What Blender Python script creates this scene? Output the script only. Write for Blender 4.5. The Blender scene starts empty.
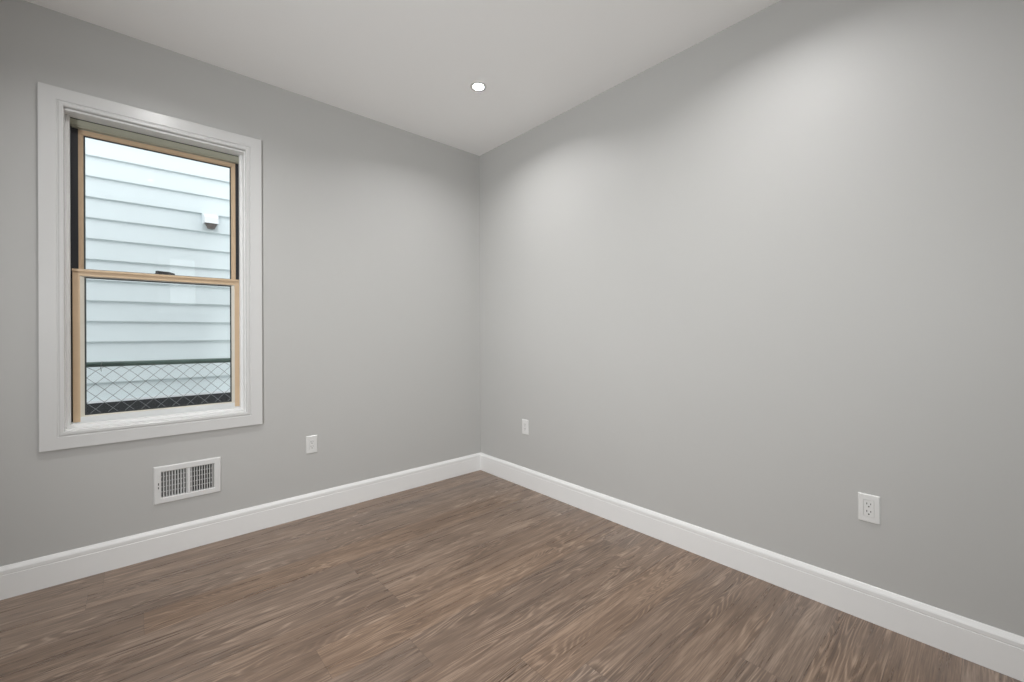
import bpy, bmesh, math, random
from mathutils import Vector, Matrix

random.seed(7)
scn = bpy.context.scene
col = scn.collection

# ------------------------------------------------------------------ camera
cam_d = bpy.data.cameras.new('camera')
cam = bpy.data.objects.new('camera', cam_d)
col.objects.link(cam)
cam_d.sensor_fit = 'HORIZONTAL'
cam_d.sensor_width = 36.0
cam_d.lens = 36.0 * 425.26 / 1024.0
cam_d.shift_y = -7.913 / 1024.0
cam_d.clip_start = 0.02
YAW, ROLL = 0.7261, -0.0041
fw = Vector((math.sin(YAW), math.cos(YAW), 0))
rt0 = Vector((math.cos(YAW), -math.sin(YAW), 0))
up0 = Vector((0, 0, 1))
rt = rt0 * math.cos(ROLL) + up0 * math.sin(ROLL)
up = up0 * math.cos(ROLL) - rt0 * math.sin(ROLL)
m = Matrix((rt, up, -fw)).transposed().to_4x4()
m.translation = Vector((-2.26646, -2.97211, 1.19096))
cam.matrix_world = m
scn.camera = cam

# ------------------------------------------------------------------ sky and exposure
SKY = 2.2
LENS = 1850.0
FILL = 31.5
w = bpy.data.worlds.new('overcast_sky')
scn.world = w
w.use_nodes = True
wn = w.node_tree.nodes
bg = wn['Background']
bg.inputs['Color'].default_value = (0.94, 0.97, 1.0, 1)
bg.inputs['Strength'].default_value = SKY
# unseen lamp added to brighten ceiling and lower walls, turned to the far corner
fill_d = bpy.data.lights.new('added_fill_light', 'AREA')
fill_d.shape = 'SQUARE'
fill_d.size = 0.30
fill_d.energy = FILL
fill_d.spread = math.radians(100)
fill_d.color = (0.97, 0.99, 1.0)
fill = bpy.data.objects.new('added_fill_light', fill_d)
fill.location = (-3.72, -3.00, 1.50)
fill.rotation_euler = (Vector((-0.1, -0.7, 1.25)) - fill.location).to_track_quat('-Z', 'Y').to_euler()
col.objects.link(fill)
vs = scn.view_settings
vs.view_transform = 'Standard'
vs.look = 'None'
vs.gamma = 1.0
vs.use_curve_mapping = False
vs.exposure = 0.0
scn.cycles.max_bounces = 16
scn.cycles.diffuse_bounces = 10
scn.cycles.transparent_max_bounces = 16

# ------------------------------------------------------------------ materials
def srgb(r, g, b):
    f = lambda c: (c / 12.92) if c <= 0.04045 else ((c + 0.055) / 1.055) ** 2.4
    return (f(r / 255), f(g / 255), f(b / 255), 1)

def mat(name, color, rough=0.5, metal=0.0, spec=0.5, bump=None, var=0.0, vscale=6.0):
    """Principled material with a fine procedural unevenness of colour and surface."""
    mt = bpy.data.materials.new(name)
    mt.use_nodes = True
    nt = mt.node_tree
    b = nt.nodes['Principled BSDF']
    b.inputs['Roughness'].default_value = rough
    b.inputs['Metallic'].default_value = metal
    b.inputs['Specular IOR Level'].default_value = spec
    tc = nt.nodes.new('ShaderNodeTexCoord')
    nz = nt.nodes.new('ShaderNodeTexNoise')
    nz.inputs['Scale'].default_value = vscale
    nz.inputs['Detail'].default_value = 4
    nt.links.new(tc.outputs['Object'], nz.inputs['Vector'])
    mx = nt.nodes.new('ShaderNodeMix')
    mx.data_type = 'RGBA'
    mx.inputs['A'].default_value = tuple(c * (1 - var) for c in color[:3]) + (1,)
    mx.inputs['B'].default_value = tuple(min(1, c * (1 + var)) for c in color[:3]) + (1,)
    nt.links.new(nz.outputs['Fac'], mx.inputs['Factor'])
    nt.links.new(mx.outputs['Result'], b.inputs['Base Color'])
    if bump:
        n2 = nt.nodes.new('ShaderNodeTexNoise')
        n2.inputs['Scale'].default_value = bump[0]
        n2.inputs['Detail'].default_value = 3
        nt.links.new(tc.outputs['Object'], n2.inputs['Vector'])
        bp = nt.nodes.new('ShaderNodeBump')
        bp.inputs['Strength'].default_value = bump[1]
        bp.inputs['Distance'].default_value = 0.001
        nt.links.new(n2.outputs['Fac'], bp.inputs['Height'])
        nt.links.new(bp.outputs['Normal'], b.inputs['Normal'])
    return mt

M = {}
M['wall'] = mat('grey_wall_paint', (0.465, 0.463, 0.452, 1), 0.50, spec=0.35, bump=(350, 0.06), var=0.015, vscale=1.5)
M['ceiling'] = mat('white_ceiling_paint', (0.93, 0.93, 0.925, 1), 0.8, spec=0.2, var=0.01, vscale=1.5)
M['trim'] = mat('white_trim_paint', (0.77, 0.77, 0.765, 1), 0.30, spec=0.5, var=0.01)
M['casing'] = mat('white_casing_paint', (0.605, 0.605, 0.60, 1), 0.26, spec=0.5, var=0.01)
M['plastic'] = mat('white_plastic', (0.68, 0.68, 0.67, 1), 0.28, spec=0.5, var=0.01)
M['vent'] = mat('white_enamelled_metal', (0.66, 0.66, 0.655, 1), 0.35, spec=0.5, var=0.01)
M['dark'] = mat('dark_hollow', (0.03, 0.03, 0.03, 1), 0.7, var=0.1)
M['duct'] = mat('dull_duct_metal', (0.10, 0.10, 0.10, 1), 0.6, var=0.1)
M['tan'] = mat('tan_window_frame', srgb(203, 178, 148), 0.42, var=0.10, vscale=14)
M['bead'] = mat('pale_glazing_bead', srgb(205, 200, 188), 0.40, var=0.05, vscale=14)
M['bleached'] = mat('bleached_tan_rail', srgb(212, 214, 214), 0.40, var=0.06, vscale=10)
M['track'] = mat('black_side_track', (0.018, 0.018, 0.022, 1), 0.45, var=0.1)
M['head'] = mat('grey_green_head_track', srgb(168, 168, 152), 0.4, var=0.08)
M['gasket'] = mat('black_gasket', (0.03, 0.035, 0.035, 1), 0.5, var=0.05)
M['lock'] = mat('black_lock_metal', (0.012, 0.012, 0.012, 1), 0.35, var=0.05)
M['siding'] = mat('pale_siding', (0.77, 0.83, 0.85, 1), 0.55, spec=0.3, var=0.02, vscale=3, bump=(40, 0.1))
M['foundation'] = mat('charcoal_foundation', (0.025, 0.026, 0.030, 1), 0.8, var=0.5, vscale=18)
M['galv'] = mat('weathered_galvanised_wire', (0.24, 0.25, 0.255, 1), 0.5, metal=0.0, var=0.2, vscale=30)
M['rail'] = mat('green_black_rail', (0.085, 0.135, 0.115, 1), 0.40, var=0.4, vscale=25)
M['hood'] = mat('white_hood', (0.85, 0.86, 0.88, 1), 0.4, var=0.02)
M['hoodrim'] = mat('grey_hood_rim', (0.13, 0.11, 0.10, 1), 0.5, var=0.05)
M['ground'] = mat('pale_concrete', (0.55, 0.54, 0.52, 1), 0.9, var=0.4, vscale=40)

def glass_mat():
    mt = bpy.data.materials.new('window_glass')
    mt.use_nodes = True
    nt = mt.node_tree
    nt.nodes.remove(nt.nodes['Principled BSDF'])
    tr = nt.nodes.new('ShaderNodeBsdfTransparent')
    tr.inputs['Color'].default_value = (0.97, 0.985, 0.98, 1)
    gl = nt.nodes.new('ShaderNodeBsdfGlossy')
    gl.inputs['Roughness'].default_value = 0.012
    fr = nt.nodes.new('ShaderNodeFresnel')
    fr.inputs['IOR'].default_value = 1.5
    mx = nt.nodes.new('ShaderNodeMixShader')
    nt.links.new(fr.outputs[0], mx.inputs[0])
    nt.links.new(tr.outputs[0], mx.inputs[1])
    nt.links.new(gl.outputs[0], mx.inputs[2])
    nt.links.new(mx.outputs[0], nt.nodes['Material Output'].inputs['Surface'])
    return mt
M['glass'] = glass_mat()

def emit_mat(name, color, s):
    mt = bpy.data.materials.new(name)
    mt.use_nodes = True
    nt = mt.node_tree
    nt.nodes.remove(nt.nodes['Principled BSDF'])
    e = nt.nodes.new('ShaderNodeEmission')
    e.inputs['Color'].default_value = color
    e.inputs['Strength'].default_value = s
    nt.links.new(e.outputs[0], nt.nodes['Material Output'].inputs['Surface'])
    return mt
M['lens'] = emit_mat('lit_led_lens', (1.0, 0.995, 0.985, 1), LENS)

def floor_mat():
    mt = bpy.data.materials.new('brown_oak_planks')
    mt.use_nodes = True
    nt = mt.node_tree
    N, L = nt.nodes, nt.links
    b = N['Principled BSDF']
    def math_(op, a, c=None, d=None):
        n = N.new('ShaderNodeMath'); n.operation = op
        for i, v in enumerate((a, c, d)):
            if v is None: continue
            if isinstance(v, (int, float)): n.inputs[i].default_value = v
            else: L.new(v, n.inputs[i])
        return n.outputs[0]
    def white(vec_or_val, dim='1D'):
        n = N.new('ShaderNodeTexWhiteNoise'); n.noise_dimensions = dim
        L.new(vec_or_val, n.inputs['W' if dim == '1D' else 'Vector'])
        return n.outputs['Value']
    def comb(x, y, z):
        n = N.new('ShaderNodeCombineXYZ')
        for i, v in enumerate((x, y, z)):
            if isinstance(v, (int, float)): n.inputs[i].default_value = v
            else: L.new(v, n.inputs[i])
        return n.outputs[0]
    def noise(vec, scale, detail, rough=0.5, dist=0.0):
        n = N.new('ShaderNodeTexNoise')
        n.inputs['Scale'].default_value = scale
        n.inputs['Detail'].default_value = detail
        n.inputs['Roughness'].default_value = rough
        n.inputs['Distortion'].default_value = dist
        L.new(vec, n.inputs['Vector'])
        return n.outputs['Fac']
    def ramp(v, a, bb):
        n = N.new('ShaderNodeMapRange')
        n.interpolation_type = 'SMOOTHSTEP'
        n.inputs['From Min'].default_value = a
        n.inputs['From Max'].default_value = bb
        L.new(v, n.inputs['Value'])
        return n.outputs['Result']
    tc = N.new('ShaderNodeTexCoord')
    sp = N.new('ShaderNodeSeparateXYZ')
    L.new(tc.outputs['Object'], sp.inputs[0])
    X, Y = sp.outputs[0], sp.outputs[1]
    PW, PL = 0.18, 1.22
    row = math_('FLOOR', math_('DIVIDE', math_('ADD', Y, 0.02), PW))
    fy = math_('SUBTRACT', math_('DIVIDE', math_('ADD', Y, 0.02), PW), row)
    xs = math_('ADD', math_('DIVIDE', X, PL), math_('MULTIPLY', white(math_('ADD', row, 0.37)), 7.3))
    ci = math_('FLOOR', xs)
    fx = math_('SUBTRACT', xs, ci)
    pid = white(comb(row, ci, 0.5), '3D')
    pid2 = white(comb(row, ci, 9.5), '3D')
    zid = math_('MULTIPLY', pid, 37.0)
    # cathedral grain: contour lines of a stretched noise, thin and pale
    base = noise(comb(math_('MULTIPLY', X, 0.62), math_('MULTIPLY', Y, 6.5), zid), 1.7, 1.6, 0.45, 0.22)
    lines = math_('MULTIPLY_ADD', math_('SINE', math_('MULTIPLY', base, 165.0)), 0.5, 0.5)
    lines = math_('POWER', lines, 2.2)
    # long soft streaks, fine pores
    streak = noise(comb(math_('MULTIPLY', X, 1.3), math_('MULTIPLY', Y, 24.0), zid), 1.3, 5.0, 0.62, 0.2)
    fine = noise(comb(math_('MULTIPLY', X, 5.5), math_('MULTIPLY', Y, 190.0), zid), 1.5, 2.0, 0.6)
    speck = noise(comb(math_('MULTIPLY', X, 2.0), math_('MULTIPLY', Y, 38.0), math_('ADD', zid, 3.0)), 2.2, 3.0, 0.6, 0.6)
    patch = noise(comb(math_('MULTIPLY', X, 1.6), math_('MULTIPLY', Y, 4.5), zid), 1.5, 2.0)
    where = ramp(noise(comb(math_('MULTIPLY', X, 1.1), math_('MULTIPLY', Y, 4.0), math_('ADD', zid, 5.0)), 1.6, 1.0), 0.42, 0.60)
    t = math_('MULTIPLY', math_('SUBTRACT', lines, 0.38), math_('MULTIPLY_ADD', where, 0.33, 0.06))
    t = math_('ADD', t, math_('MULTIPLY', math_('SUBTRACT', streak, 0.5), 1.0))
    t = math_('ADD', t, math_('MULTIPLY', math_('SUBTRACT', fine, 0.5), 0.85))
    t = math_('ADD', t, math_('MULTIPLY', math_('SUBTRACT', speck, 0.5), 0.55))
    t = math_('ADD', t, math_('MULTIPLY', math_('SUBTRACT', patch, 0.5), 0.4))
    t = math_('ADD', t, math_('MULTIPLY', math_('SUBTRACT', pid, 0.5), 0.10))
    t = math_('ADD', t, 0.5)
    cr = N.new('ShaderNodeValToRGB')
    e = cr.color_ramp.elements
    e[0].position = 0.0; e[0].color = FLOOR_D
    e[1].position = 1.0; e[1].color = FLOOR_L
    k = cr.color_ramp.elements.new(0.5); k.color = FLOOR_M
    L.new(t, cr.inputs[0])
    # a little warmer or greyer plank by plank
    hs = N.new('ShaderNodeHueSaturation')
    L.new(math_('MULTIPLY_ADD', pid2, 0.20, 0.90), hs.inputs['Saturation'])
    L.new(cr.outputs[0], hs.inputs['Color'])
    # thin joints between planks
    ey = math_('MULTIPLY', math_('MINIMUM', fy, math_('SUBTRACT', 1.0, fy)), PW)
    ex = math_('MULTIPLY', math_('MINIMUM', fx, math_('SUBTRACT', 1.0, fx)), PL)
    ed = math_('MINIMUM', ey, ex)
    seam = ramp(ed, 0.0002, 0.0016)
    mx = N.new('ShaderNodeMix'); mx.data_type = 'RGBA'
    mx.inputs['A'].default_value = tuple(c * 0.55 for c in FLOOR_D[:3]) + (1,)
    L.new(hs.outputs[0], mx.inputs['B'])
    L.new(math_('MULTIPLY_ADD', seam, 0.40, 0.60), mx.inputs['Factor'])
    L.new(mx.outputs['Result'], b.inputs['Base Color'])
    L.new(math_('MULTIPLY_ADD', streak, 0.14, 0.22), b.inputs['Roughness'])
    b.inputs['Specular IOR Level'].default_value = 0.9
    bp = N.new('ShaderNodeBump')
    bp.inputs['Strength'].default_value = 0.25
    bp.inputs['Distance'].default_value = 0.0006
    L.new(math_('ADD', math_('MULTIPLY', seam, 1.0), math_('MULTIPLY', fine, 0.5)), bp.inputs['Height'])
    L.new(bp.outputs[0], b.inputs['Normal'])
    return mt
FLOOR_D = srgb(74, 57, 45)
FLOOR_M = srgb(118, 97, 81)
FLOOR_L = srgb(170, 147, 128)
M['floor'] = floor_mat()

# ------------------------------------------------------------------ mesh helpers
class MB:
    def __init__(s):
        s.bm = bmesh.new()
    def face(s, pts):
        return s.bm.faces.new([s.bm.verts.new(p) for p in pts])
    def box(s, x0, x1, y0, y1, z0, z1):
        v = [s.bm.verts.new((x, y, z)) for x in (x0, x1) for y in (y0, y1) for z in (z0, z1)]
        for f in ((0, 1, 3, 2), (4, 6, 7, 5), (0, 4, 5, 1), (2, 3, 7, 6), (0, 2, 6, 4), (1, 5, 7, 3)):
            s.bm.faces.new([v[i] for i in f])
        return s
    def loft(s, rings, closed=True, caps=True):
        vr = [[s.bm.verts.new(p) for p in r] for r in rings]
        n = len(vr[0])
        for a, b in zip(vr, vr[1:]):
            for i in range(n if closed else n - 1):
                j = (i + 1) % n
                s.bm.faces.new((a[i], a[j], b[j], b[i]))
        if caps and closed:
            s.bm.faces.new(list(reversed(vr[0])))
            s.bm.faces.new(vr[-1])
        return s
    def frame(s, prof, x0, x1, z0, z1):
        """mitred rectangular frame in the XZ plane; prof = closed list of (inset from the outer rectangle, y)"""
        rings = []
        for (sx, sz) in ((0, 0), (1, 0), (1, 1), (0, 1)):
            rings.append([((x0 + i) if sx == 0 else (x1 - i), y, (z0 + i) if sz == 0 else (z1 - i)) for i, y in prof])
        vr = [[s.bm.verts.new(p) for p in r] for r in rings]
        n = len(prof)
        for k in range(4):
            a, b = vr[k], vr[(k + 1) % 4]
            for i in range(n):
                j = (i + 1) % n
                s.bm.faces.new((a[i], a[j], b[j], b[i]))
        return s
    def tube(s, pts, r, seg=8, caps=True):
        pts = [Vector(p) for p in pts]
        rings = []
        prev = None
        for i, p in enumerate(pts):
            d = (pts[min(i + 1, len(pts) - 1)] - pts[max(i - 1, 0)]).normalized()
            a = prev if prev is not None else (Vector((0, 1, 0)) if abs(d.y) < 0.9 else Vector((1, 0, 0)))
            a = (a - d * a.dot(d)).normalized()
            prev = a
            b = d.cross(a)
            rings.append([p + (a * math.cos(t) + b * math.sin(t)) * r for t in [2 * math.pi * k / seg for k in range(seg)]])
        return s.loft(rings, True, caps)
    def lathe(s, prof, c, seg=40, cap=False):
        """prof = (radius, z) list, turned about a vertical axis through c"""
        rings = [[(c[0] + r * math.cos(2 * math.pi * k / seg), c[1] + r * math.sin(2 * math.pi * k / seg), c[2] + z) for k in range(seg)] for r, z in prof]
        return s.loft(rings, True, cap)
    def build(s, name, material, parent=None, smooth=False, bevel=0.0, loc=None, recalc=True):
        if recalc:
            bmesh.ops.recalc_face_normals(s.bm, faces=s.bm.faces)
        me = bpy.data.meshes.new(name)
        if loc:
            bmesh.ops.translate(s.bm, verts=s.bm.verts, vec=-Vector(loc))
        s.bm.to_mesh(me)
        s.bm.free()
        me.materials.append(material)
        o = bpy.data.objects.new(name, me)
        col.objects.link(o)
        if loc:
            o.location = loc
        if parent:
            o.parent = parent
        if smooth:
            for p in me.polygons:
                p.use_smooth = True
            me.set_sharp_from_angle(angle=math.radians(40))
        if bevel:
            bv = o.modifiers.new('edge_round', 'BEVEL')
            bv.width = bevel
            bv.segments = 2
            bv.limit_method = 'ANGLE'
            bv.angle_limit = math.radians(50)
        return o

def tag(o, label, cat, group=None, kind=None):
    o['label'] = label
    o['category'] = cat
    if group: o['group'] = group
    if kind: o['kind'] = kind
    return o

def empty(name, loc, rz=0.0):
    o = bpy.data.objects.new(name, None)
    o.empty_display_size = 0.05
    o.location = loc
    o.rotation_euler = (0, 0, rz)
    col.objects.link(o)
    return o

def copy_tree(o, parent=None):
    c = o.copy()
    col.objects.link(c)
    if parent: c.parent = parent
    for ch in [x for x in bpy.data.objects if x.parent == o]:
        copy_tree(ch, c)
    return c

# ------------------------------------------------------------------ room shell
H = 2.743
XL, YF = -4.00, -3.20          # left wall and the wall behind the camera
TH = 0.17
LIGHTS = [(-0.643, -0.835), (-2.15, -0.86), (-2.14, -2.36), (-0.643, -2.36)]
HOLE_R = 0.046

def wall_cells(mb, us, vs_, holes, put):
    """grid of solid cells between the given lines, leaving the hole cells out"""
    for i in range(len(us) - 1):
        for j in range(len(vs_) - 1):
            cu, cv = (us[i] + us[i + 1]) / 2, (vs_[j] + vs_[j + 1]) / 2
            if any(a < cu < b and c < cv < d for a, b, c, d in holes):
                continue
            put(us[i], us[i + 1], vs_[j], vs_[j + 1])

def merge(mb):
    bmesh.ops.remove_doubles(mb.bm, verts=mb.bm.verts, dist=1e-5)
    # drop the doubled faces inside the wall between neighbouring cells
    seen = {}
    for f in list(mb.bm.faces):
        key = tuple(sorted(v.index for v in f.verts))
        seen.setdefault(key, []).append(f)
    kill = [f for fs in seen.values() if len(fs) > 1 for f in fs]
    bmesh.ops.delete(mb.bm, geom=kill, context='FACES_ONLY')

WX0, WX1, WZ0, WZ1 = -2.528, -1.762, 0.720, 2.290       # window opening
DX0, DX1, DZ0, DZ1 = -2.160, -1.929, 0.311, 0.447       # duct opening
b = MB()
wall_cells(b, [XL - TH, WX0, DX0, DX1, WX1, TH], [-0.2, DZ0, DZ1, WZ0, WZ1, H + 0.15],
           [(WX0, WX1, WZ0, WZ1), (DX0, DX1, DZ0, DZ1)], lambda a, c, d, e: b.box(a, c, 0, TH, d, e))
b.bm.verts.index_update(); bmesh.ops.remove_doubles(b.bm, verts=b.bm.verts, dist=1e-5); b.bm.verts.index_update(); merge(b)
tag(b.build('wall_back', M['wall'], recalc=True), 'grey painted wall that holds the window', 'wall', kind='structure')

b = MB(); b.box(0, TH, YF - TH, 0, -0.2, H + 0.15)
tag(b.build('wall_right', M['wall']), 'long bare grey wall on the right with two outlets', 'wall', kind='structure')
b = MB(); b.box(XL - TH, XL, YF - TH, 0, -0.2, H + 0.15)
tag(b.build('wall_left', M['wall']), 'grey wall left of the window, just outside the view', 'wall', kind='structure')
BX0, BX1, BZ0, BZ1 = -1.99, -1.665, 1.51, 2.14           # window in the wall behind the camera
b = MB()
wall_cells(b, [XL, BX0, BX1, 0], [-0.2, BZ0, BZ1, H + 0.15], [(BX0, BX1, BZ0, BZ1)],
           lambda a, c, d, e: b.box(a, c, YF - TH, YF, d, e))
b.bm.verts.index_update(); bmesh.ops.remove_doubles(b.bm, verts=b.bm.verts, dist=1e-5); b.bm.verts.index_update(); merge(b)
tag(b.build('wall_front', M['wall']), 'grey wall behind the viewer with a small window', 'wall', kind='structure')

b = MB(); b.box(XL, 0, YF, 0, -0.05, 0)
tag(b.build('floor', M['floor']), 'brown wood plank floor with oak grain', 'floor', kind='structure')

# ceiling slab with a round hole for each recessed light
b = MB()
xs = sorted({XL, 0.0} | {round(x + d, 4) for x, y in LIGHTS for d in (-0.1, 0.1)})
ys = sorted({YF, 0.0} | {round(y + d, 4) for x, y in LIGHTS for d in (-0.1, 0.1)})
SEG = 48
def sq_pt(cx, cy, x0, x1, y0, y1, t):
    c, s = math.cos(t), math.sin(t)
    k = min(((x1 - cx) / c if c > 1e-9 else (x0 - cx) / c if c < -1e-9 else 1e9),
            ((y1 - cy) / s if s > 1e-9 else (y0 - cy) / s if s < -1e-9 else 1e9))
    return cx + c * k, cy + s * k
for i in range(len(xs) - 1):
    for j in range(len(ys) - 1):
        x0, x1, y0, y1 = xs[i], xs[i + 1], ys[j], ys[j + 1]
        hit = [l for l in LIGHTS if x0 < l[0] < x1 and y0 < l[1] < y1]
        if not hit:
            for z in (H, H + 0.12):
                b.face([(x0, y0, z), (x1, y0, z), (x1, y1, z), (x0, y1, z)])
            continue
        cx, cy = hit[0]
        angs = sorted([2 * math.pi * k / SEG for k in range(SEG)] + [math.atan2(yy - cy, xx - cx) % (2 * math.pi) for xx in (x0, x1) for yy in (y0, y1)])
        for t0, t1 in zip(angs, angs[1:] + [angs[0] + 2 * math.pi]):
            if t1 - t0 < 1e-7: continue
            p0 = (cx + HOLE_R * math.cos(t0), cy + HOLE_R * math.sin(t0)); p1 = (cx + HOLE_R * math.cos(t1), cy + HOLE_R * math.sin(t1))
            q0 = sq_pt(cx, cy, x0, x1, y0, y1, t0); q1 = sq_pt(cx, cy, x0, x1, y0, y1, t1)
            for z in (H, H + 0.12):
                b.face([p0 + (z,), q0 + (z,), q1 + (z,), p1 + (z,)])
            b.face([p0 + (H,), p1 + (H,), p1 + (H + 0.12,), p0 + (H + 0.12,)])
bmesh.ops.remove_doubles(b.bm, verts=b.bm.verts, dist=1e-5)
tag(b.build('ceiling', M['ceiling'], recalc=False), 'plain white ceiling', 'ceiling', kind='structure')

# baseboards: flat board, small step, sloped cap
BB = [(0.0005, 0.0), (0.015, 0.0), (0.015, 0.1075), (0.0134, 0.1090), (0.0134, 0.1110), (0.0148, 0.1130), (0.0148, 0.1270), (0.0130, 0.1325), (0.0060, 0.1440), (0.0035, 0.1460), (0.0005, 0.1465)]
def baseboard(name, label, a, c, inward, mitre):
    """profile swept from a to c along a wall; ends cut at 45 degrees"""
    a, c, n = Vector(a), Vector(c), Vector(inward)
    d = (c - a).normalized()
    b = MB()
    b.loft([[a + d * (t * mitre[0]) + n * t + Vector((0, 0, z)) for t, z in BB],
            [c - d * (t * mitre[1]) + n * t + Vector((0, 0, z)) for t, z in BB]])
    tag(b.build(name, M['trim']), label, 'baseboard', kind='structure')
baseboard('baseboard_back', 'white baseboard along the foot of the window wall', (XL, 0, 0), (0, 0, 0), (0, -1, 0), (1, 1))
baseboard('baseboard_right', 'white baseboard along the foot of the long right wall', (0, YF, 0), (0, 0, 0), (-1, 0, 0), (1, 1))
baseboard('baseboard_left', 'white baseboard along the left wall outside the view', (XL, YF, 0), (XL, 0, 0), (1, 0, 0), (1, 1))

# ------------------------------------------------------------------ window
win = empty('window_1', (-2.142, 0, 0.641))
tag(win, 'double hung window with tan sashes in a wide white casing', 'window', kind='structure')
def wpart(mb, name, mt, parent=None, **k):
    p = parent or win
    base = Vector(win.location)
    o = mb.build(name, mt, None, **k)
    o.data.transform(Matrix.Translation(-base))
    o.parent = p
    return o
# casing: flat field, groove, raised bead at the inner edge
b = MB()
b.frame([(0, -0.0004), (0, -0.0165), (0.0015, -0.018), (0.059, -0.018), (0.061, -0.0145), (0.064, -0.0145), (0.067, -0.0172), (0.070, -0.0185), (0.080, -0.0185), (0.084, -0.015), (0.084, -0.0004)],
        -2.602, -1.6825, 0.642, 2.3755)
wpart(b, 'casing', M['casing'])
# jamb liner boards and the stop around them
b = MB()
b.frame([(0, -0.0003), (0.009, -0.0003), (0.009, 0.160), (0, 0.160)], -2.5275, -1.7625, 0.7205, 2.2895)
wpart(b, 'jamb', M['trim'])
b = MB()
b.frame([(0, 0.055), (0.012, 0.055), (0.0145, 0.058), (0.0145, 0.083), (0, 0.083)], -2.5183, -1.7717, 0.7297, 2.2963)
wpart(b, 'stop_bead', M['trim'])
# side tracks and head track
for x0, x1 in ((-2.5182, -2.4785), (-1.7985, -1.7718)):
    b = MB(); b.box(x0, x1, 0.1165, 0.158, 0.7300, 2.268)
    wpart(b, 'side_track', M['track'])
b = MB(); b.box(-2.5180, -1.7720, 0.084, 0.158, 2.2500, 2.2802)
b.box(-2.5000, -1.7795, 0.090, 0.116, 2.2420, 2.2500)
wpart(b, 'head_track', M['head'])
b = MB(); b.box(-2.5030, -1.7865, 0.0832, 0.0838, 2.2765, 2.2816)
wpart(b, 'weatherstrip', M['gasket'])
b = MB(); b.box(-2.5180, -1.7720, 0.084, 0.158, 0.7300, 0.7500)
wpart(b, 'sill_track', M['bleached'])

def sash(name, x0, x1, z0, z1, y0, y1, st, top, bot, label, lower):
    """wood-coloured sash: two stiles, two rails, pale bead, gasket line, pane"""
    r = empty(name, (0, 0, 0)); r.parent = win
    r.location = Vector(((x0 + x1) / 2, y0, z0)) - Vector(win.location)
    base = Vector(((x0 + x1) / 2, y0, z0))
    def p(mb, nm, mt, **k):
        o = mb.build(nm, mt, None, **k)
        o.data.transform(Matrix.Translation(-base))
        o.parent = r
        return o
    sl, sr = st
    gx0, gx1, gz0, gz1 = x0 + sl, x1 - sr, z0 + bot, z1 - top
    be = 0.015 if lower else 0.007             # width of the sloped bead beside the glass
    bbt = 0.012 if lower else 0.006
    for nm, a, c in (('stile', x0, gx0 - be), ('stile', gx1 + be, x1)):
        b = MB(); b.box(a, c, y0, y1, z0, z1)
        p(b, nm, M['tan'], bevel=0.0015)
    b = MB(); b.box(gx0 - be, gx1 + be, y0, y1, gz1 + (0.004 if lower else bbt), z1)
    if lower:
        b.box(x0 - 0.001, x1 + 0.001, y0 - 0.009, y0 - 0.0003, z1 - 0.013, z1 - 0.001)
    p(b, 'meeting_rail' if lower else 'top_rail', M['tan'], bevel=0.0015)
    if lower:
        b = MB(); b.box(gx0 - be, gx1 + be, y0, y1, z0, gz0 - 0.006)
        p(b, 'bottom_rail', M['bleached'], bevel=0.0015)
    # bead: slopes from the sash face back to the glass
    yg = (y0 + y1) / 2
    b = MB()
    def ring(i, y, tt, bb, s):
        return [(gx0 - i * s, y, gz0 - bb), (gx1 + i * s, y, gz0 - bb), (gx1 + i * s, y, gz1 + tt), (gx0 - i * s, y, gz1 + tt)]
    tt, bb = (0.004 if lower else bbt), 0.006
    R = [ring(be, y0 + 0.0012, tt, bb, 1), ring(0, yg - 0.006, 0, 0, 1), ring(0, yg - 0.0002, 0, 0, 1), ring(be, yg - 0.0002, tt, bb, 1)]
    R.append(R[0])
    for A, B_ in zip(R, R[1:]):
        for i in range(4):
            j = (i + 1) % 4
            b.face([A[i], A[j], B_[j], B_[i]])
    bmesh.ops.remove_doubles(b.bm, verts=b.bm.verts, dist=1e-6)
    p(b, 'glazing_bead', M['bead'] if lower else M['tan'])
    g = 0.0065
    b = MB(); b.frame([(0, yg - 0.005), (g, yg - 0.005), (g, yg - 0.0005), (0, yg - 0.0005)], gx0 + 0.0001, gx1 - 0.0001, gz0 + 0.0001, gz1 - 0.0001)
    p(b, 'gasket', M['gasket'])
    b = MB(); b.box(gx0 - 0.004, gx1 + 0.004, yg, yg + 0.004, gz0 - 0.004, gz1 + 0.004)
    p(b, 'glass_pane', M['glass'])
    return r
sash('lower_sash', -2.4985, -1.7805, 0.7505, 1.5245, 0.0855, 0.1155, (0.042, 0.0445), 0.0385, 0.0305, '', True)
sash('upper_sash', -2.4795, -1.7975, 1.4900, 2.2415, 0.1175, 0.1475, (0.0195, 0.0225), 0.024, 0.034, '', False)
# sash lock on the meeting rail
b = MB()
b.box(-2.182, -2.152, 0.092, 0.116, 1.5247, 1.5290)
b.lathe([(0.0001, 0.0), (0.011, 0.0), (0.011, 0.013), (0.009, 0.016), (0.0001, 0.016)], (-2.167, 0.104, 1.529), 16)
b.loft([[(-2.160, 0.098, 1.5292), (-2.160, 0.110, 1.5292), (-2.160, 0.110, 1.5445), (-2.160, 0.098, 1.5445)],
        [(-2.120, 0.094, 1.5275), (-2.120, 0.104, 1.5275), (-2.120, 0.104, 1.5420), (-2.120, 0.094, 1.5420)],
        [(-2.094, 0.089, 1.526), (-2.094, 0.097, 1.526), (-2.094, 0.097, 1.535), (-2.094, 0.089, 1.535)]])
wpart(b, 'sash_lock', M['lock'], bevel=0.0008)

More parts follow.
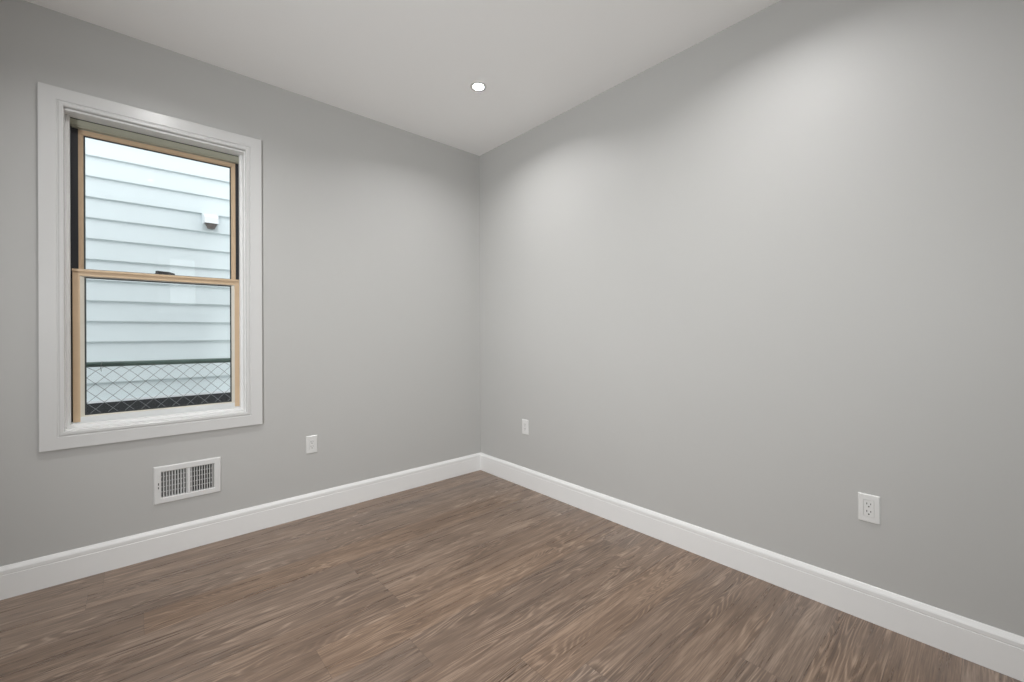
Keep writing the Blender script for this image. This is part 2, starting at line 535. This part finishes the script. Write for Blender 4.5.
# window in the wall behind the camera (mirrored in the lower pane)
win2 = empty('window_2', ((BX0 + BX1) / 2, YF, BZ0))
tag(win2, 'small white framed window behind the viewer, seen only mirrored in the lower pane', 'window', kind='structure')
def w2(mb, name, mt, **k):
    o = mb.build(name, mt, None, **k)
    o.data.transform(Matrix.Translation(-Vector(win2.location)))
    o.parent = win2
b = MB(); b.frame([(0, YF + 0.0004), (0, YF + 0.018), (0.075, YF + 0.018), (0.075, YF + 0.0004)], BX0 - 0.07, BX1 + 0.07, BZ0 - 0.07, BZ1 + 0.07)
w2(b, 'casing', M['trim'])
b = MB(); b.frame([(0, YF - 0.11), (0, YF - 0.06), (0.04, YF - 0.06), (0.04, YF - 0.11)], BX0 + 0.0003, BX1 - 0.0003, BZ0 + 0.0003, BZ1 - 0.0003)
w2(b, 'sash_frame', M['trim'])
b = MB(); b.box(BX0 + 0.036, BX1 - 0.036, YF - 0.087, YF - 0.083, BZ0 + 0.036, BZ1 - 0.036)
w2(b, 'glass_pane', M['glass'])

# ------------------------------------------------------------------ recessed lights
def downlight(x, y):
    r = empty('recessed_light', (x, y, H))
    b = MB()
    b.lathe([(0.0305, 0.0005), (0.0310, -0.0030), (0.034, -0.0045), (0.046, -0.0045), (0.051, -0.0030), (0.0525, -0.0003), (0.0460, -0.0003), (0.0455, 0.0005), (0.0305, 0.0005)], (0, 0, 0), 48)
    b.build('trim_ring', M['plastic'], r, smooth=True)
    b = MB()
    b.lathe([(0.0302, 0.0008), (0.0268, 0.0130), (0.0268, 0.060), (0.0445, 0.060), (0.0445, 0.0008), (0.0302, 0.0008)], (0, 0, 0), 48)
    b.build('reflector', M['vent'], r, smooth=True)
    b = MB()
    b.lathe([(0.0001, 0.0139), (0.013, 0.0137), (0.0264, 0.0133), (0.0264, 0.0190), (0.0001, 0.0190)], (0, 0, 0), 48)
    b.build('lens', M['lens'], r)
    b = MB()
    b.lathe([(0.0001, 0.060), (0.045, 0.060), (0.045, 0.064), (0.0001, 0.064)], (0, 0, 0), 48)
    b.build('housing', M['duct'], r)
    return r
LL = ['small round recessed light glowing on the ceiling near the far corner',
      'recessed ceiling light by the window, seen only as a glint on the casing',
      'recessed ceiling light behind the viewer, a glint in the upper pane',
      'recessed ceiling light by the right wall nearest the viewer, out of view']
d0 = downlight(*LIGHTS[0])
for i, (x, y) in enumerate(LIGHTS):
    d = d0 if i == 0 else copy_tree(d0)
    d.location = (x, y, H)
    tag(d, LL[i], 'ceiling light', 'recessed ceiling lights')

# ------------------------------------------------------------------ outlets
def outlet():
    """built facing -Y at the origin, plate centre at z = 0"""
    r = empty('wall_outlet', (0, 0, 0))
    W2, H2 = 0.0357, 0.0575
    def rr(w, h, y):
        return [(-w, y, -h), (w, y, -h), (w, y, h), (-w, y, h)]
    b = MB()
    iw, ih = 0.0172, 0.0340
    rings = [rr(W2, H2, -0.0003), rr(W2, H2, -0.0028), rr(W2 - 0.0035, H2 - 0.0035, -0.0060), rr(iw, ih, -0.0062), rr(iw, ih, -0.0012), rr(W2, H2, -0.0003)]
    vr = [[b.bm.verts.new(p) for p in q] for q in rings[:-1]]
    vr.append(vr[0])
    for A, B_ in zip(vr, vr[1:]):
        for i in range(4):
            j = (i + 1) % 4
            b.bm.faces.new((A[i], A[j], B_[j], B_[i]))
    b.build('cover_plate', M['plastic'], r, bevel=0.0007)
    b = MB(); b.box(-iw + 0.0006, iw - 0.0006, -0.0068, -0.0014, -ih + 0.0006, ih - 0.0006)
    rc = b.build('receptacle', M['plastic'], r, bevel=0.0006)
    for zc in (0.0155, -0.0155):
        for x, hw, hh in ((-0.0063, 0.0012, 0.0040), (0.0063, 0.0012, 0.0033)):
            b = MB(); b.box(x - hw, x + hw, -0.0071, -0.0066, zc + 0.004 - hh, zc + 0.004 + hh)
            b.build('slot', M['dark'], rc)
        b = MB()
        b.loft([[(0.0027 * math.cos(t), yy, zc - 0.0075 + 0.0027 * math.sin(t)) for t in [2 * math.pi * k / 14 for k in range(14)]] for yy in (-0.0071, -0.0066)])
        b.build('ground_hole', M['dark'], rc)
    return r
o0 = outlet()
OUT = [((-1.3955, 0, 0.4645), 0, 'white wall outlet on the window wall, right of the air vent'),
       ((0, -0.573, 0.4635), -math.pi / 2, 'white wall outlet on the right wall close to the far corner'),
       ((0, -2.636, 0.4620), -math.pi / 2, 'white wall outlet at the near end of the long right wall')]
for i, (loc, rz, lab) in enumerate(OUT):
    o = o0 if i == 0 else copy_tree(o0)
    o.location = loc
    o.rotation_euler = (0, 0, rz)
    tag(o, lab, 'outlet', 'white wall outlets')

# ------------------------------------------------------------------ air vent
v = empty('air_vent', (-2.043, 0, 0.2794))
tag(v, 'white metal air vent grille low on the wall under the window', 'air vent')
def vp(mb, name, mt, **k):
    o = mb.build(name, mt, None, **k)
    o.data.transform(Matrix.Translation(-Vector(v.location)))
    o.parent = v
    return o
VX0, VX1, VZ0, VZ1 = -2.193, -1.893, 0.2794, 0.4812
b = MB()
b.frame([(0, -0.0004), (0, -0.0030), (0.005, -0.0085), (0.028, -0.0085), (0.0325, -0.0060), (0.0325, -0.0004)], VX0, VX1, VZ0, VZ1)
b.box(-2.0485, -2.0350, -0.0080, -0.0010, DZ0 - 0.001, DZ1 + 0.001)
vp(b, 'face_plate', M['vent'])
def louvre(xc, ang, bank):
    b = MB()
    t, l = 0.0030, 0.0070
    c, s = math.cos(ang), math.sin(ang)
    q = [(-t / 2, -l), (t / 2, -l), (t / 2, l), (-t / 2, l)]
    pr = [(xc + c * a - s * d, 0.0030 + s * a + c * d) for a, d in q]
    b.loft([[(x, y, DZ0 + 0.0005) for x, y in pr], [(x, y, DZ1 - 0.0005) for x, y in pr]])
    vp(b, 'louvre', M['vent'])
for x0, x1, ang in ((-2.1595, -2.0485, 0.30), (-2.0350, -1.9295, -0.30)):
    n = 9
    for k in range(n):
        louvre(x0 + (x1 - x0) * (k + 0.9) / n - 0.003, ang, 0)
for k in range(1, 5):
    z = DZ0 + (DZ1 - DZ0) * k / 5
    b = MB(); b.box(DX0 + 0.0005, DX1 - 0.0005, 0.0115, 0.0150, z - 0.0022, z + 0.0022)
    vp(b, 'cross_bar', M['vent'])
b = MB()
b.box(DX0 + 0.001, DX1 - 0.001, 0.110, 0.112, DZ0 + 0.001, DZ1 - 0.001)
b.frame([(0.0006, 0.017), (0.0016, 0.017), (0.0016, 0.110), (0.0006, 0.110)], DX0, DX1, DZ0, DZ1)
vp(b, 'duct', M['duct'])
lv = MB(); lv.box(-2.1745, -2.1705, -0.0088, -0.0083, 0.362, 0.394)
sl = vp(lv, 'lever_slot', M['dark'])
lv = MB(); lv.box(-2.1755, -2.1695, -0.0150, -0.0089, 0.374, 0.381)
vp(lv, 'damper_lever', M['vent'], bevel=0.001)

# ------------------------------------------------------------------ outside the window
G = -0.2
b = MB(); b.box(-7, 6, TH, 1.77, G - 0.1, G)
tag(b.build('ground', M['ground']), 'pale concrete strip between the two houses', 'ground', kind='structure')

YS, EXP = 1.80, 0.1651      # siding face and exposure
house = empty('neighbouring_house', (-1.0, YS, G))
tag(house, 'neighbouring house wall in pale horizontal lap siding beyond the window', 'house')
def hp(mb, name, mt, **k):
    o = mb.build(name, mt, None, **k)
    o.data.transform(Matrix.Translation(-Vector(house.location)))
    o.parent = house
    return o
b = MB()
XA, XB = -6.0, 5.0
NC = 18
prof = []
SID = 0.805 - EXP
for k in range(NC):
    z = SID + k * EXP
    prof += [(YS - 0.004, z - 0.001), (YS - 0.019, z - 0.001), (YS - 0.0205, z + 0.002), (YS - 0.020, z + 0.010), (YS + 0.0005, z + EXP - 0.006), (YS + 0.0012, z + EXP - 0.002)]
prof += [(YS + 0.05, SID + NC * EXP), (YS + 0.05, SID)]
b.loft([[(XA, y, z) for y, z in prof], [(XB, y, z) for y, z in prof]])
hp(b, 'siding', M['siding'])
b = MB(); b.box(XA, XB, YS - 0.034, YS + 0.3, G, SID + 0.0060)
hp(b, 'foundation', M['foundation'])
b = MB(); b.box(XA, XB, YS - 0.037, YS - 0.0212, SID + 0.0065, SID + 0.0260)
hp(b, 'starter_strip', M['hood'])

# hooded exhaust outlet on the siding
hx, hz = -1.742, 2.215
hood = empty('exhaust_hood', (hx, YS - 0.0215, hz))
hood.scale = (1.104, 1.104, 1.104)
tag(hood, 'small white exhaust hood on the neighbouring siding, upper right of the glass', 'vent hood')
def hd(mb, name, mt, **k):
    return mb.build(name, mt, hood, **k)
b = MB(); b.box(-0.058, 0.058, -0.003, 0.0, -0.060, 0.072)
hd(b, 'back_plate', M['siding'], bevel=0.002)
b = MB()
# open-bottomed scoop
sec = [(-0.0035, 0.060), (-0.030, 0.060), (-0.065, 0.030), (-0.072, -0.018)]
L_ = [( -0.047, y, z) for y, z in sec]; R_ = [(0.047, y, z) for y, z in sec]
for i in range(3):
    b.face([L_[i], R_[i], R_[i + 1], L_[i + 1]])
b.face(L_ + [(-0.047, -0.0035, -0.018)])
b.face(R_ + [(0.047, -0.0035, -0.018)])
bmesh.ops.remove_doubles(b.bm, verts=b.bm.verts, dist=1e-6)
o = hd(b, 'hood', M['hood'])
sd = o.modifiers.new('thickness', 'SOLIDIFY'); sd.thickness = 0.002; sd.offset = -1
b = MB()
b.loft([[(0.040 * math.cos(t) * f, -0.036 + 0.030 * math.sin(t) * f, z) for t in [2 * math.pi * k / 20 for k in range(20)]] for f, z in ((1, 0.0), (1, -0.022), (0.62, -0.058), (0.25, -0.062))])
hd(b, 'outlet_neck', M['hoodrim'], smooth=True)

# chain link fence
YFN, P = 0.45, 0.0725
fence = empty('chain_link_fence', (-2.1, YFN, G))
tag(fence, 'chain link fence with a dark green top rail just outside the lower pane', 'fence')
def fp(mb, name, mt, **k):
    o = mb.build(name, mt, None, **k)
    o.data.transform(Matrix.Translation(-Vector(fence.location)))
    o.parent = fence
    return o
RZ = 1.0235
FX0, FX1 = -4.2, 0.6
b = MB(); b.tube([(FX0, YFN, RZ + 0.010), (FX1, YFN, RZ - 0.026)], 0.0148, 14)
fp(b, 'top_rail', M['rail'], smooth=True)
for x in (FX0 + 0.05, FX1 - 0.05):
    b = MB(); b.tube([(x, YFN + 0.05, G - 0.3), (x, YFN + 0.05, RZ + 0.03)], 0.024, 14)
    fp(b, 'post', M['galv'], smooth=True)
NX, NZ = -2.361, 0.982           # one crossing of the mesh
b = MB()
h2 = P / 2
i0 = int((FX0 + 0.1 - NX) / h2); i1 = int((FX1 - 0.1 - NX) / h2)
top_n = 0
bot_n = -int((NZ - G - 0.05) / h2)
for i in range(i0, i1):
    pts = []
    for n in range(bot_n, top_n + 2):
        odd = (i + n) % 2
        xx = NX + (i + odd) * h2
        zz = NZ + n * h2 - (xx - NX) * 0.0075
        if n == top_n + 1:
            zz -= 0.012
        pts.append((xx, YFN - 0.016 + (0.0016 if odd else -0.0016), zz))
    b.tube(pts, 0.0019, 5, True)
fp(b, 'wire_mesh', M['galv'], smooth=True)
for x in (-2.41, -1.55, -3.2):
    b = MB()
    z = RZ + 0.010 - (x - FX0) * 0.0075
    b.tube([(x + 0.003 * math.sin(t), YFN + 0.0172 * math.cos(t), z + 0.0172 * math.sin(t)) for t in [2 * math.pi * k / 12 for k in range(10)]] + [(x, YFN - 0.017, z - 0.04)], 0.0016, 5)
    fp(b, 'tie_wire', M['galv'])
